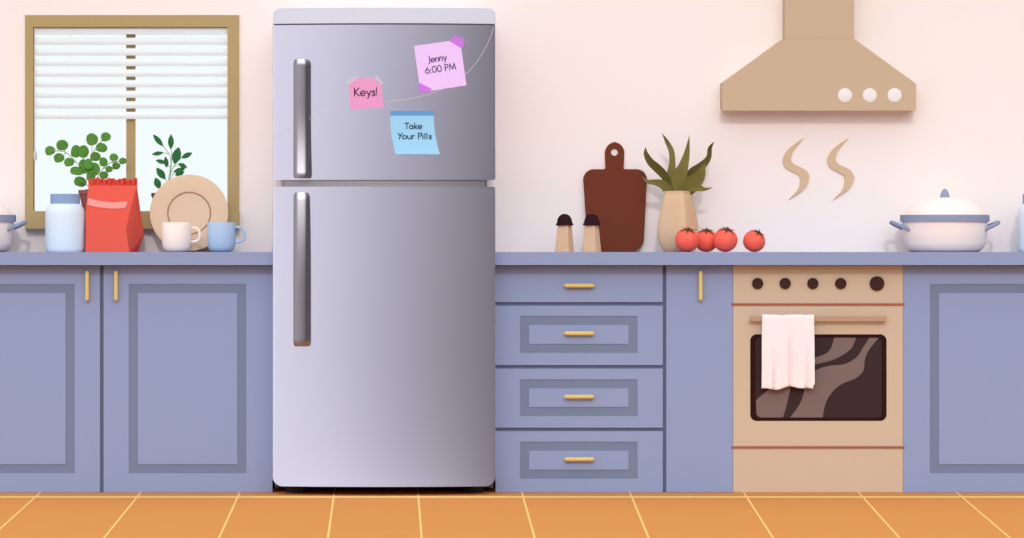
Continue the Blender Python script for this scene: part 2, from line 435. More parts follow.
# towel over the oven handle
NX, NZ = 64, 44
def towel_y(u, v):          # folds deepen downwards
    f = 0
    for c0, w, s in ((.23, .022, .38), (.55, .03, .12), (.87, .028, .35)):
        g = max(0, min(1, (v - s) / .45)); f += .021 * g * math.exp(-((u - c0) / w) ** 2)
    f += .0018 * math.sin(u * 9 + v * 2) * (.3 + v)
    for c0, w in ((.38, .06), (.82, .03)):
        f += .0035 * max(0, 1 - v / .2) * math.exp(-((u - c0) / w) ** 2)
    return f
bm = NB(); grid = []
ty = hy - .004
prof_v = [('b', t) for t in (1, .8, .6, .4, .2, 0)] + [('a', t) for t in (0, .25, .5, .75, 1)] + [('f', (i + 1) / NZ) for i in range(NZ)]
zt = W(0, 314.6, ty).z; ztop = W(0, 314.2, ty).z
for kind, t in prof_v:
    row = []
    for i in range(NX + 1):
        u = i / NX
        if kind == 'f':
            v = t; x0, x1 = 762.2 - .6 * v, 814.2 + .6 * v - (1.5 * v if v > .95 else 0)
            bot = 388.2 + 1.2 * math.sin(u * 7.3 + .2) - .8 * math.sin(u * 15)
            p = W(x0 + (x1 - x0) * u, 317.5 + (bot - 317.5) * v, ty); p.y = ty + towel_y(u, v) * .8 - .002 * math.sin(PI * v)
        elif kind == 'a':
            ang = PI * (1 - t); p = W(762.2 + 52 * u, 317.5, ty)
            rr = (hy + .016 - ty) / 2; p.y = ty + rr - rr * math.cos(PI * (1 - t) ) * -1 * -1
            p.y = (ty + rr) + rr * math.cos(PI * t); p.z += (math.sin(PI * t)) * (3.0 * S(ty)) * (1 - .22 * math.exp(-((u - .38) / .08) ** 2) - .12 * math.exp(-((u - .83) / .05) ** 2)) + towel_y(u, 0) * 0
            if t == 1: p.y += towel_y(u, 0) * .8
        else:
            p = W(762.2 + 52 * u, 317.5 + 45 * t, ty); p.y = hy + .0165 + .002 * math.sin(u * 8) * t
        row.append(bm.verts.new(p))
    grid.append(row)
for a, b in zip(grid, grid[1:]):
    for i in range(NX): bm.faces.new((a[i], a[i + 1], b[i + 1], b[i]))
tw = obj('kitchen_towel', bm, 'towel', smooth=80)
sm = tw.modifiers.new('solid', 'SOLIDIFY'); sm.thickness = .0016; sm.offset = 0
tag(tw, 'pale pink towel hanging in folds over the oven handle', 'towel')

# ------------------------------------------------------------------ range hood
# against the wall, slim; its silhouette ends where the drawing's does
hd = thing('range_hood', (W(818, 0, WY).x, WY, W(0, 110.6, WY).z), 'tan wall-mounted range hood with three round lights above the oven', 'range hood')
hb = WY - .0005; hf = WY - .10
def hoodslab(pts_b, pts_f, name):
    bm = NB(); A = [bm.verts.new((W(x, y, hb).x, hb, W(x, y, hb).z)) for x, y in pts_b]; B = [bm.verts.new((W(x, y, hf).x, hf, W(x, y, hf).z)) for x, y in pts_f]
    n = len(A); bm.faces.new(A); bm.faces.new(list(reversed(B)))
    for i in range(n): bm.faces.new((A[i], A[(i + 1) % n], B[(i + 1) % n], B[i]))
    return obj(name, bm, 'hood', hd)
canopy = [(782.6, 38.7), (854, 38.7), (916, 83.7), (916, 110.4), (720.2, 110.4), (720.2, 83.7)]
canf = [(784.8, 38.7), (854, 38.7), (916, 83.7), (916, 110.6), (722.2, 110.6), (722.2, 83.7)]
canb = [(782.6, 38.7), (853, 38.7), (914, 83.7), (914, 108.2), (720.2, 108.2), (720.2, 83.7)]
cn = hoodslab(canb, canf, 'canopy')
hoodslab([(782.6, -60), (852, -60), (852, 38.6), (782.6, 38.6)], [(784.8, -60), (854, -60), (854, 38.6), (784.8, 38.6)], 'duct')
for x in (845, 869.8, 894.6):
    bm = NB(); cc = W(x, 95.2, hf); q = 7.0 * S(hf)
    lathe(bm, [(0, -.003), (q, -.003), (q, .001), (q * .85, .0025), (0, .003)], (0, 0, 0), 36); bmesh.ops.rotate(bm, verts=bm.verts, cent=(0, 0, 0), matrix=Matrix.Rotation(PI / 2, 3, 'X'))
    bmesh.ops.translate(bm, verts=bm.verts, vec=(cc.x, hf, cc.z)); obj('round_light', bm, 'hoodlight', cn, smooth=40)

# steam curls, solid S-shaped pieces on the wall
def zs(l): return [(x / 7.17 + 765, y / 7.17 + 130) for x, y in l]
Lf = spline(zs([(277, 58), (208, 103), (156, 150), (127, 212), (146, 268), (205, 302), (243, 325), (252, 362), (236, 425), (168, 499)]), 6)
Rt = spline(zs([(168, 499), (240, 455), (292, 408), (318, 342), (298, 292), (245, 262), (200, 238), (187, 205), (205, 145), (277, 58)]), 6)
def steam(dx):
    bm = NB(); pts = [(v.x + dx, v.y) for v in Lf[:-1] + Rt[:-1]]
    prism(bm, pxz(pts, WY - .008), WY - .008, WY - .0002)
    return obj('steam_curl', bm, 'steam', bevel=.0008)
tag(steam(0), 'tan S-shaped steam curl on the wall, left one of two', 'steam curl', 'steam curls under the range hood')
tag(steam(44.6), 'tan S-shaped steam curl on the wall, right one, nearer the cooking pot', 'steam curl', 'steam curls under the range hood')

# ------------------------------------------------------------------ fridge
fx0, fx1 = W(272.2, 0, -.15).x, W(496, 0, -.15).x
fcx, fhw = (fx0 + fx1) / 2, (fx1 - fx0) / 2
TH = R(12.5); RAD = fhw / math.sin(TH); YE = -.150
def door_y(x):
    t = max(-fhw, min(fhw, x - fcx)); return YE - (math.sqrt(RAD ** 2 - t * t) - RAD * math.cos(TH))
fr = thing('refrigerator', (fcx, .1, 0), 'tall silver two-door refrigerator standing between the lavender cabinets', 'refrigerator')
def curved_slab(pts, yback, n=40, off=0.0, flare=0.0):
    "slab with the given measured outline, bowed front"
    bm = NB(); P = pxz(pts, -.165)
    xs = [p[0] for p in P]; x0, x1 = min(xs), max(xs)
    def span(x):
        zz = []
        for i in range(len(P)):
            a, b = P[i], P[(i + 1) % len(P)]
            if (a[0] - x) * (b[0] - x) <= 0 and abs(a[0] - b[0]) > 1e-9:
                zz.append(a[1] + (b[1] - a[1]) * (x - a[0]) / (b[0] - a[0]))
        return min(zz), max(zz)
    cols = []; e = 1e-5
    xl = []
    rr = .034
    for k in range(9): xl.append(x0 + e + rr * (1 - math.cos(PI / 2 * k / 8)))
    m = n
    for k in range(1, m): xl.append(x0 + rr + (x1 - x0 - 2 * rr) * k / m)
    for k in range(8, -1, -1): xl.append(x1 - e - rr * (1 - math.cos(PI / 2 * k / 8)))
    for x in xl:
        z0, z1 = span(x)
        edge = min(x - x0, x1 - x); er = .006
        yy = door_y(x) - off + (er - math.sqrt(max(0, er * er - max(0, er - edge) ** 2)) if edge < er else 0)
        zb = pxz([(0, 486.2)], -.165)[0][1]; nr = 24 if flare else 1
        zs_ = [z0 + (z1 - z0) * (k / nr) ** 1.6 for k in range(nr + 1)]
        cols.append([bm.verts.new((x, yy - flare * max(0, 1 - (z - zb) / .50) ** 2, z)) for z in zs_] + [bm.verts.new((x, yback, z1)), bm.verts.new((x, yback, z0))])
    for a, b in zip(cols, cols[1:]):
        for i in range(len(a)): bm.faces.new((a[i], a[(i + 1) % len(a)], b[(i + 1) % len(a)], b[i]))
    bm.faces.new(cols[0]); bm.faces.new(cols[-1])
    return bm
YB = -.095
# case
bm = NB()
up = roundpoly(rect(276, 10.5, 492.5, 179), [6, 6, 2, 2]); lo = roundpoly(rect(276, 189, 492.5, 484), [2, 2, 8, 8])
prism(bm, pxz(up, -.09), -.0945, .33); prism(bm, pxz(lo, -.09), -.0945, .33)
pbox(bm, 284, 176, 485, 192, -.08, .32)
obj('body', bm, 'steelcase', fr)
# pieces
obj('top_panel', curved_slab(roundpoly(rect(272.8, 8.2, 495.5, 23.6), [6, 6, 0, 0]), YB), 'steelcap', fr, smooth=30)
obj('seam_strip', curved_slab(rect(273.8, 23.5, 494.6, 25.2), YB, off=-.003), 'seal', fr, smooth=30)
ud = obj('freezer_door', curved_slab(roundpoly(rect(272.5, 25.1, 495.7, 180), [0, 0, 2.5, 2.5]), YB), 'steel', fr, smooth=30)
ld = obj('fridge_door', curved_slab(roundpoly(rect(272.3, 186.6, 495.7, 486.2), [2.5, 2.5, 9, 9]), YB, flare=.016), 'steel', fr, smooth=30)
obj('door_gap_strip', curved_slab(rect(282, 180.2, 487.2, 186.4), YB, off=-.012), 'steeldark', fr, smooth=30)
for x0, x1 in ((285.7, 308.2), (460.8, 483.6)):
    bm = NB(); cc = W((x0 + x1) / 2, 492.5, 0); q = (x1 - x0) / 2 * S(-.03)
    z1 = W(0, 484, -.03).z
    lathe(bm, [(0, 0), (q * .88, 0), (q * .96, .008), (q, .02), (q, z1), (0, z1)], (cc.x, -.03 + q, 0), 32); obj('foot', bm, 'foot', fr, smooth=30)
def fhandle(parent, py0, py1, mode, r=(3, 3)):
    "tall flattened bar, bowed in or out along its length, on two stand-offs"
    bm = NB(); xc = W(301.2, 0, -.2).x; hw = 7.9 * S(-.22)
    z0, z1 = W(0, py1, -.22).z, W(0, py0, -.22).z; L = z1 - z0; n = 40; sec = 20; rows = []
    for j in range(n + 1):
        u = j / n; s_ = 2 * u - 1
        e = min(u, 1 - u) * L; er = .003; k = 1 if e >= er else .85 + .15 * math.sqrt(max(0, 1 - ((er - e) / er) ** 2))
        bow = .014 * max(0, (.6 - u) / .6) ** 2 if mode < 0 else -.014 * max(0, (u - .4) / .6) ** 2
        yc = -.197 - bow
        row = []
        for i in range(sec):
            a = 2 * PI * i / sec
            row.append(bm.verts.new((xc + hw * k * math.copysign(abs(math.cos(a)) ** .8, math.cos(a)), yc + .013 * k * math.copysign(abs(math.sin(a)) ** .8, math.sin(a)), z0 + L * u)))
        rows.append(row)
    for a, b in zip(rows, rows[1:]):
        for i in range(sec): bm.faces.new((a[i], a[(i + 1) % sec], b[(i + 1) % sec], b[i]))
    bm.faces.new(rows[0]); bm.faces.new(rows[-1])
    for z in (z0 + .035, z1 - .035): box(bm, xc - .012, xc + .012, -.192, door_y(xc) + .002, z - .014, z + .014)
    return obj('handle', bm, 'steelhandle', parent, smooth=35)
fhandle(ud, 59.2, 178, -1); fhandle(ld, 192.5, 346.5, 1)
# embossed arc on the freezer door
def on_door(px, py, off):
    x = W(px, py, -.165).x; y = door_y(x) - off; k = (D + y) / F
    return Vector(((px - VX) * k, y, H - (py - VY) * k))
arc = spline([(274, 138), (300, 122.5), (335, 110), (362, 103.5), (384, 101.5), (410, 98.8), (435, 92), (455, 82), (470, 70), (482, 54), (490, 38), (494, 27)], 6)
bm = NB(); tube(bm, [on_door(v.x, v.y, .0002) for v in arc], .0010, 8); obj('embossed_arc', bm, 'steelline', ud, smooth=60)

# notes on the freezer door
def sheet(pts, off, th=.0006, lift=None, n=10):
    "paper outline laid on the bowed door: pts are four measured corners TL TR BR BL, as a grid"
    bm = NB(); g = []; TL, TR, BR, BL = [Vector(p) for p in pts]
    for j in range(n + 1):
        v = j / n; row = []
        for i in range(n + 1):
            u = i / n
            a = TL.lerp(TR, u); b = BL.lerp(BR, u); p = a.lerp(b, v)
            if lift: dx, dl = lift(u, v)
            else: dx, dl = 0, 0
            row.append(on_door(p.x + dx, p.y, off + dl))
        g.append(row)
    F_ = [[bm.verts.new(p) for p in r] for r in g]; B_ = [[bm.verts.new(p + Vector((0, th, 0))) for p in r] for r in g]
    for j in range(n):
        for i in range(n):
            bm.faces.new((F_[j][i], F_[j][i + 1], F_[j + 1][i + 1], F_[j + 1][i])); bm.faces.new((B_[j][i], B_[j + 1][i], B_[j + 1][i + 1], B_[j][i + 1]))
    for i in range(n):
        bm.faces.new((F_[0][i], B_[0][i], B_[0][i + 1], F_[0][i + 1])); bm.faces.new((F_[n][i], F_[n][i + 1], B_[n][i + 1], B_[n][i]))
        bm.faces.new((F_[i][0], F_[i + 1][0], B_[i + 1][0], B_[i][0])); bm.faces.new((F_[i][n], B_[i][n], B_[i + 1][n], F_[i + 1][n]))
    return bm
def door_poly(pts, off, th=.0006):
    bm = NB(); n = len(pts)
    a = [bm.verts.new(on_door(x, y, off)) for x, y in pts]; b = [bm.verts.new(on_door(x, y, off - th)) for x, y in pts]
    c0 = Vector((sum(p[0] for p in pts) / n, sum(p[1] for p in pts) / n)); ca = bm.verts.new(on_door(c0.x, c0.y, off)); cb = bm.verts.new(on_door(c0.x, c0.y, off - th))
    for i in range(n):
        j = (i + 1) % n
        bm.faces.new((a[i], a[j], ca)); bm.faces.new((b[j], b[i], cb)); bm.faces.new((a[i], b[i], b[j], a[j]))
    return bm
def arcp(cx, cy, rx, ry, a0, a1, n=12): return [(cx + rx * math.cos(R(a0 + (a1 - a0) * i / n)), cy + ry * math.sin(R(a0 + (a1 - a0) * i / n))) for i in range(n + 1)]
G = {
 'K': ([[(0, 0), (0, 1)], [(.55, 1), (.03, .48)], [(.03, .5), (.6, 0)]], .72),
 'e': ([[(0, .31), (.6, .31)], arcp(.3, .31, .3, .31, 0, 315, 18)], .76),
 'y': ([[(0, .62), (.27, .05)], [(.52, .62), (.12, -.32)]], .66),
 's': ([[(.34, .52), (.22, .61), (.08, .56), (.05, .44), (.15, .34), (.3, .27), (.36, .15), (.27, .03), (.12, 0), (0, .1)]], .54),
 '!': ([[(0, 1), (0, .3)], [(0, .0), (0, .05)]], .2),
 'J': ([[(.22, 1), (.22, .12), (.16, -.12), (0, -.16)]], .42),
 'n': ([[(0, 0), (0, .62)], [(0, .35), (.08, .54), (.22, .61), (.37, .55), (.43, .38), (.43, 0)]], .62),
 '6': ([arcp(.3, .3, .3, .3, 0, 360, 20), [(.04, .44), (.42, 1)]], .8),
 ':': ([[(0, .03), (0, .08)], [(0, .5), (0, .55)]], .25),
 '0': ([arcp(.3, .5, .3, .5, 0, 360, 22)], .78),
 'P': ([[(0, 0), (0, 1)], [(0, 1), (.28, 1), (.44, .9), (.46, .72), (.38, .55), (.22, .5), (0, .5)]], .62),
 'M': ([[(0, 0), (.14, 1), (.46, .12), (.78, 1), (.92, 0)]], 1.1),
 ' ': ([], .42),
 'T': ([[(0, 1), (.66, 1)], [(.33, 1), (.33, 0)]], .74),
 'a': ([arcp(.27, .3, .27, .3, 0, 360, 16), [(.55, .62), (.56, 0)]], .82),
 'k': ([[(0, 0), (0, 1)], [(.4, .62), (.02, .3)], [(.1, .36), (.44, 0)]], .58),
 'Y': ([[(0, 1), (.3, .5)], [(.6, 1), (.3, .5), (.18, 0)]], .6),
 'o': ([arcp(.28, .3, .28, .3, 0, 360, 16)], .72),
 'u': ([[(0, .62), (0, .2), (.1, .03), (.25, 0), (.4, .08), (.46, .25)], [(.46, .62), (.46, 0)]], .64),
 'r': ([[(0, 0), (0, .62)], [(0, .35), (.1, .55), (.32, .61)]], .42),
 'i': ([[(0, 0), (0, .62)], [(0, .86), (0, .9)]], .27),
 'l': ([[(0, 0), (0, 1)]], .27),
}
def lettering(bm, text, x0, y0, x1, y1, cap, wt, off):
    "text set along the measured baseline (x0, y0)-(x1, y1)"
    tot = sum(G[c][1] for c in text) - (.1 if text[-1] not in '!' else .12)
    L = math.hypot(x1 - x0, y1 - y0); ux, uy = (x1 - x0) / L, (y1 - y0) / L; sx = L / tot; pen = 0
    w = wt / 2
    for ch in text:
        strokes, adv = G[ch]
        for st in strokes:
            P = []
            for gx, gy in st:
                a = (pen + gx) * sx; b = gy * cap; P.append(Vector((x0 + ux * a + uy * b, y0 + uy * a - ux * b)))
            for p, q in zip(P, P[1:]):
                d = (q - p); d = d.normalized() if d.length > 1e-6 else Vector((1, 0)); nn = Vector((-d.y, d.x))
                out = [p + nn * w, p + (nn * .6 - d * .8) * w, p + (-nn * .6 - d * .8) * w, p - nn * w, q - nn * w, q + (-nn * .6 + d * .8) * w, q + (nn * .6 + d * .8) * w, q + nn * w]
                va = [bm.verts.new(on_door(v.x, v.y, off)) for v in out]; vb = [bm.verts.new(on_door(v.x, v.y, off - .0005)) for v in out]
                bm.faces.new(va); bm.faces.new(list(reversed(vb)))
                for i in range(8): bm.faces.new((va[i], va[(i + 1) % 8], vb[(i + 1) % 8], vb[i]))
        pen += adv
    return bm
# pink note
nt = thing('sticky_note', on_door(366, 109, 0), 'pink note reading Keys! held by clear tape on freezer door', 'note')
kp = [(348.6, 84.5), (350.5, 82), (356.5, 78.2), (373, 78), (379.5, 82.3), (381, 85.5), (384, 107.6), (367, 108.2), (350.6, 110), (349.6, 97)]
obj('paper', door_poly(kp, .0022, .0012), 'npink', nt)
obj('clear_tape', door_poly([(346.6, 81.6), (355.5, 75.6), (358.4, 78.2), (348.6, 85.4)], .003), 'tapew', nt)
obj('clear_tape', door_poly([(373.6, 76.2), (377, 76), (383.4, 82.5), (381.4, 86)], .003), 'tapew', nt)
bm = NB(); lettering(bm, 'Keys!', 354.6, 96.0, 377.2, 95.6, 8.0, 1.0, .0028); obj('lettering', bm, 'ink', nt)
# lilac note
nt = thing('sticky_note', on_door(440, 92, 0), 'tilted lilac note reading Jenny 6:00 PM with violet tape corners', 'note')
obj('paper', sheet([(414, 46), (460, 39.3), (466.5, 85.3), (420.6, 92.4)], .0022, .0012), 'nlilac', nt)
obj('violet_tape', door_poly([(448.6, 40.6), (455, 35.6), (463.4, 38.4), (463.6, 46), (460.8, 47.8)], .003), 'tapep', nt)
obj('violet_tape', door_poly([(418.6, 82.6), (420.6, 83.4), (431.6, 88.6), (430.8, 91), (420.6, 93.2), (419, 91)], .003), 'tapep', nt)
bm = NB(); lettering(bm, 'Jenny', 428.6, 62.8, 447.2, 59.9, 6.4, 0.85, .0028); lettering(bm, '6:00 PM', 425.8, 73.6, 456.3, 69.2, 6.2, .85, .0028); obj('lettering', bm, 'ink', nt)
# blue note with a curling lower edge
nt = thing('sticky_note', on_door(413, 154, 0), 'light blue note reading Take Your Pills with darker top strip, lower edge curling', 'note')
lift = lambda u, v: (5.6 * v ** 2.2, .016 * v ** 2)
obj('paper', sheet([(390.4, 114.8), (433.8, 114.8), (434.4, 154.4), (390.0, 154.4)], .0012, lift=lift, n=14), 'nblue', nt)
obj('top_strip', sheet([(390.2, 110.8), (433.8, 110.8), (433.9, 115.6), (390.3, 115.6)], .0016), 'nblue2', nt)
bm = NB(); lettering(bm, 'Take', 404.8, 128.9, 422.4, 128.9, 5.8, .82, .0045); lettering(bm, 'Your Pills', 398, 139.0, 432, 139.0, 5.9, .82, .0082); obj('lettering', bm, 'ink', nt)

# ------------------------------------------------------------------ cooking pots
def pot(px, label):
    y = .17; s = S(y); c = W(px, 252, y); c.z = H
    t = thing('cooking_pot', c, label, 'pot', 'cream cooking pots on the worktop')
    bm = NB(); lathe(bm, [(0, 0), (33 * s, 0), (38 * s, 3 * s), (40.5 * s, 9 * s), (42.2 * s, 20 * s), (42.4 * s, 30.4 * s), (0, 30.4 * s)], c, 64); obj('body', bm, 'cream', t, smooth=40)
    bm = NB(); lathe(bm, [(0, 30 * s), (44.3 * s, 30.2 * s), (44.3 * s, 37 * s), (43.2 * s, 37 * s), (42.8 * s, 36.4 * s), (0, 36.4 * s)], c, 64); obj('rim_band', bm, 'potband', t, smooth=30)
    bm = NB(); lathe(bm, [(0, 36 * s), (41.5 * s, 36.5 * s), (41 * s, 38 * s), (36 * s, 43.8 * s), (29 * s, 49 * s), (22 * s, 52.2 * s), (13 * s, 54.2 * s), (0, 54.6 * s)], c, 64); ld_ = obj('lid', bm, 'cream', t, smooth=40)
    bm = NB(); lathe(bm, [(0, 53.8 * s), (4.9 * s, 54.2 * s), (4.5 * s, 57 * s), (3.2 * s, 60.5 * s), (1.6 * s, 62.8 * s), (0, 63.4 * s)], c, 32); obj('lid_knob', bm, 'potband', ld_, smooth=60)
    for sg in (-1, 1):
        bm = NB(); pts = []
        for k in range(15):
            a = PI * k / 14; wx = 35.5 + 18 * math.sin(a) ** .8; yy = .07 * math.cos(a)
            hgt = 21.4 + 8.2 * math.sin(a) ** .8
            pts.append(c + Vector((sg * wx * s, yy - .0, hgt * s)))
        tube(bm, pts, 1.95 * s, 10); obj('handle', bm, 'potband', t, smooth=60)
    return t
pot(944.8, 'cream cooking pot with lavender rim and knob standing right of the tomatoes')
pot(-28.4, 'cream cooking pot cut off by the left picture edge, left of the jar')

# ------------------------------------------------------------------ jars
def jar(px, label):
    y = .16; s = S(y); c = W(px, 252, y); c.z = H
    t = thing('storage_jar', c, label, 'jar', 'pale blue jars on the worktops')
    bm = NB(); lathe(bm, [(0, 0), (18.6 * s, 0), (19.6 * s, 1.2 * s), (20 * s, 4 * s), (19.9 * s, 38 * s), (19 * s, 43 * s), (16.5 * s, 46.5 * s), (14.6 * s, 48.4 * s), (0, 48.4 * s)], c, 64); obj('body', bm, 'jar', t, smooth=50)
    bm = NB(); lathe(bm, [(0, 48.3 * s), (14.8 * s, 48.3 * s), (14.8 * s, 57.7 * s), (14.4 * s, 58.1 * s), (0, 58.2 * s)], c, 64); obj('lid', bm, 'jarlid', t, smooth=40)
    return t
jar(65.2, 'pale blue jar with blue lid beside the red bag')
jar(1037.6, 'pale blue lidded jar cut off by the right picture edge')

# ------------------------------------------------------------------ red bag
yF, yM, yK = .11, .17, .24
bgr = thing('flour_bag', (W(112, 0, .17).x, .17, H), 'red paper bag with crimped top and pink label between jar and plate', 'bag')
bm = NB()
def v(px, py, y): return bm.verts.new(W(px, py, y))
fyb = lambda py: .16 - .05 * (py - 185.5) / 66.5
TLf, TRf = v(88.6, 185.5, .16), v(136.6, 185.5, .16)
ML = v(85.9, 207, fyb(207)); BLf = v(85.3, 252, yF); C1 = v(125.8, 230, fyb(230)); C0 = v(131.5, 205, fyb(205)); BRf = v(129.6, 252, yF)
Cm = v(135.2, 207, .165); BRm = v(131.2, 252, .165); Ob = v(144.2, 234, yK); O1 = v(140.4, 210, .22); BRb = v(138.2, 252, yK)
TRb = v(136.8, 185.5, .19); TLb = v(89, 185.5, .19); BLb = v(88, 252, yK); MLb = v(88, 207, .23)
for f in ((TLf, TRf, C0, C1, BRf, BLf, ML), (TRf, Cm, C0), (C0, Cm, C1), (C1, Cm, BRm, BRf), (TRf, TRb, O1, Cm), (Cm, O1, Ob, BRm), (BRm, Ob, BRb), (TRb, TLb, MLb, O1), (O1, MLb, BLb, Ob), (Ob, BLb, BRb), (TLb, TLf, ML, MLb), (MLb, ML, BLf, BLb), (BLf, BRf, BRm, BRb, BLb), (TLf, TLb, TRb, TRf)):
    bm.faces.new(f)
obj('body', bm, 'bag', bgr, bevel=.0015)
bm = NB(); n = 120; rows = []
for j, (py, dx, am) in enumerate(((186.2, 0, .2), (183, .1, 1), (180, .2, 1), (178.2, .3, 1))):
    r = []
    for i in range(n + 1):
        u = i / n; px = 88.2 - dx + (48.8 + 2 * dx) * u
        yy = .168 + am * (.007 * math.sin(u * 52) + .006 * math.sin(u * 117 + 1)); top = (.7 * math.sin(u * 24) + .5 * math.sin(u * 57)) if j == 3 else 0
        p = W(px, py + top + u * .8 * (j > 0), .165); p.y = yy; r.append(p)
    rows.append(r)
A_ = [[bm.verts.new(p) for p in r] for r in rows]; B_ = [[bm.verts.new(p + Vector((0, .006, 0))) for p in r] for r in rows]
m_ = len(rows)
for j in range(m_ - 1):
    for i in range(n):
        bm.faces.new((A_[j][i], A_[j][i + 1], A_[j + 1][i + 1], A_[j + 1][i])); bm.faces.new((B_[j][i + 1], B_[j][i], B_[j + 1][i], B_[j + 1][i + 1]))
    bm.faces.new((A_[j][0], A_[j + 1][0], B_[j + 1][0], B_[j][0])); bm.faces.new((A_[j][n], B_[j][n], B_[j + 1][n], A_[j + 1][n]))
for i in range(n):
    bm.faces.new((A_[0][i + 1], A_[0][i], B_[0][i], B_[0][i + 1])); bm.faces.new((A_[-1][i], A_[-1][i + 1], B_[-1][i + 1], B_[-1][i]))
obj('crimped_top', bm, 'bag', bgr)
# label follows the slanting front
def bag_y(px, py):
    return fyb(py)
bm = NB(); top = spline([(88.4, 198.0), (98, 200.6), (112, 202.2), (127.8, 201.4)], 5); bot = spline([(125.2, 208.2), (112, 208.6), (98, 207.2), (87.3, 204.8)], 5)
pl = [W(q.x, q.y, min(bag_y(q.x, q.y), .16)) for q in top + bot]
for p in pl: p.y -= .0030
va = [bm.verts.new(p) for p in pl]; vb = [bm.verts.new(p + Vector((0, .0028, 0))) for p in pl]
nn_ = len(va); bm.faces.new(va); bm.faces.new(list(reversed(vb)))
for i in range(nn_): bm.faces.new((va[i], va[(i + 1) % nn_], vb[(i + 1) % nn_], vb[i]))
obj('paper_label', bm, 'baglabel', bgr)

# ------------------------------------------------------------------ plate leaning on the sill
pr = thing('dinner_plate', (W(189, 0, .31).x, .31, H), 'round tan plate with inner ring leaning on the window sill behind the mugs', 'plate')
tilt = R(12); s = S(.27); q = 39.2 * s
def plate_tf(bm):
    bmesh.ops.rotate(bm, verts=bm.verts, cent=(0, 0, 0), matrix=Matrix.Rotation(PI / 2 - tilt, 3, 'X'))
    bmesh.ops.translate(bm, verts=bm.verts, vec=(W(189, 0, .26).x, .243 + math.sin(tilt) * q, H + q * math.cos(tilt) + .0015))
bm = NB(); k = 1.012; lathe(bm, [(0, -.004), (.55 * q, -.004), (q * .62, -.002), (q, .008), (q * 1.0, .011), (q * .97, .0125), (q * .58, .003), (q * .52, .0015), (0, .0015)], (0, 0, 0), 96); plate_tf(bm); obj('dish', bm, 'plate', pr, smooth=40)
bm = NB(); tube(bm, [(.545 * q * math.cos(2 * PI * i / 72), .545 * q * math.sin(2 * PI * i / 72), -0 + .0028) for i in range(72)], .0028, 8, closed=True); plate_tf(bm); obj('inner_ring', bm, 'platering', pr, smooth=60)

# ------------------------------------------------------------------ mugs
def mug(cx, w, material, label, hx, htop, hbot):
    y = .10; s = S(y); c = W(cx, 252, y); c.z = H; t = thing('mug', c, label, 'mug')
    h = 29.6; r = w / 2
    prof = [(0, 0), (r - 7, 0), (r - 4.2, .6), (r - 1.6, 3), (r - .5, 6.5), (r, 12), (r, h - .3), (r - .3, h), (r - .9, h), (r - 1.1, h - .5), (r - 1.1, 9), (r - 4, 3.2), (0, 2.4)]
    bm = NB(); lathe(bm, [(a * s, b * s) for a, b in prof], c, 56); obj('cup', bm, material, t, smooth=50)
    bm = NB(); z1, z0 = 252 - htop - 1.4, 252 - hbot + 1.4; zm = (z0 + z1) / 2; hh = (z1 - z0) / 2
    pts = []; xr = hx - cx - 1.4
    for k in range(17):
        a = PI / 2 - PI * k / 16; ex = (abs(math.cos(a)) ** .75); ez = math.copysign(abs(math.sin(a)) ** .75, math.sin(a))
        pts.append(c + Vector(((r - .6 + (xr - r + .6) * ex) * s, 0, (zm + hh * ez) * s)))
    pts = [pts[0] + Vector((-.8 * s, 0, 0))] + pts + [pts[-1] + Vector((-.8 * s, 0, 0))]
    tube(bm, pts, 1.45 * s, 10); obj('handle', bm, material, t, smooth=60)
    return t
mug(176.6, 29.4, 'mugw', 'cream mug in front of the tan plate', 201.2, 226.2, 243.4)
mug(221.3, 28.4, 'mugb', 'light blue mug beside the cream mug and fridge', 246, 225.6, 243.6)

# ------------------------------------------------------------------ plants on the sill
SILL = W(0, 211, .30).z
def potlathe(root, px, y, rt, rb, top_px, material, soil=True):
    s = S(y); c = W(px, 0, y); c.z = SILL; h = W(0, top_px, y).z - SILL
    bm = NB(); rt *= s; rb *= s
    lathe(bm, [(0, 0), (rb, 0), (rt * .93, h * .78), (rt, h * .8), (rt, h), (rt * .9, h), (rt * .88, h * .85), (0, h * .85)], c, 40); obj('plant_pot', bm, material, root, smooth=30)
    bm = NB(); lathe(bm, [(0, h * .84), (rt * .87, h * .84), (rt * .87, h * .93), (rt * .5, h * 1.03), (0, h * 1.07)], c, 32); obj('soil', bm, 'soil', root, smooth=60)
    return c, h
py_ = .342
r1 = thing('potted_plant', (W(93, 0, py_).x, py_, SILL), 'round-leaved green plant in terracotta pot on sill behind red bag', 'plant')
c1, h1_ = potlathe(r1, 93, py_, 14.6, 10, 190, 'clay')
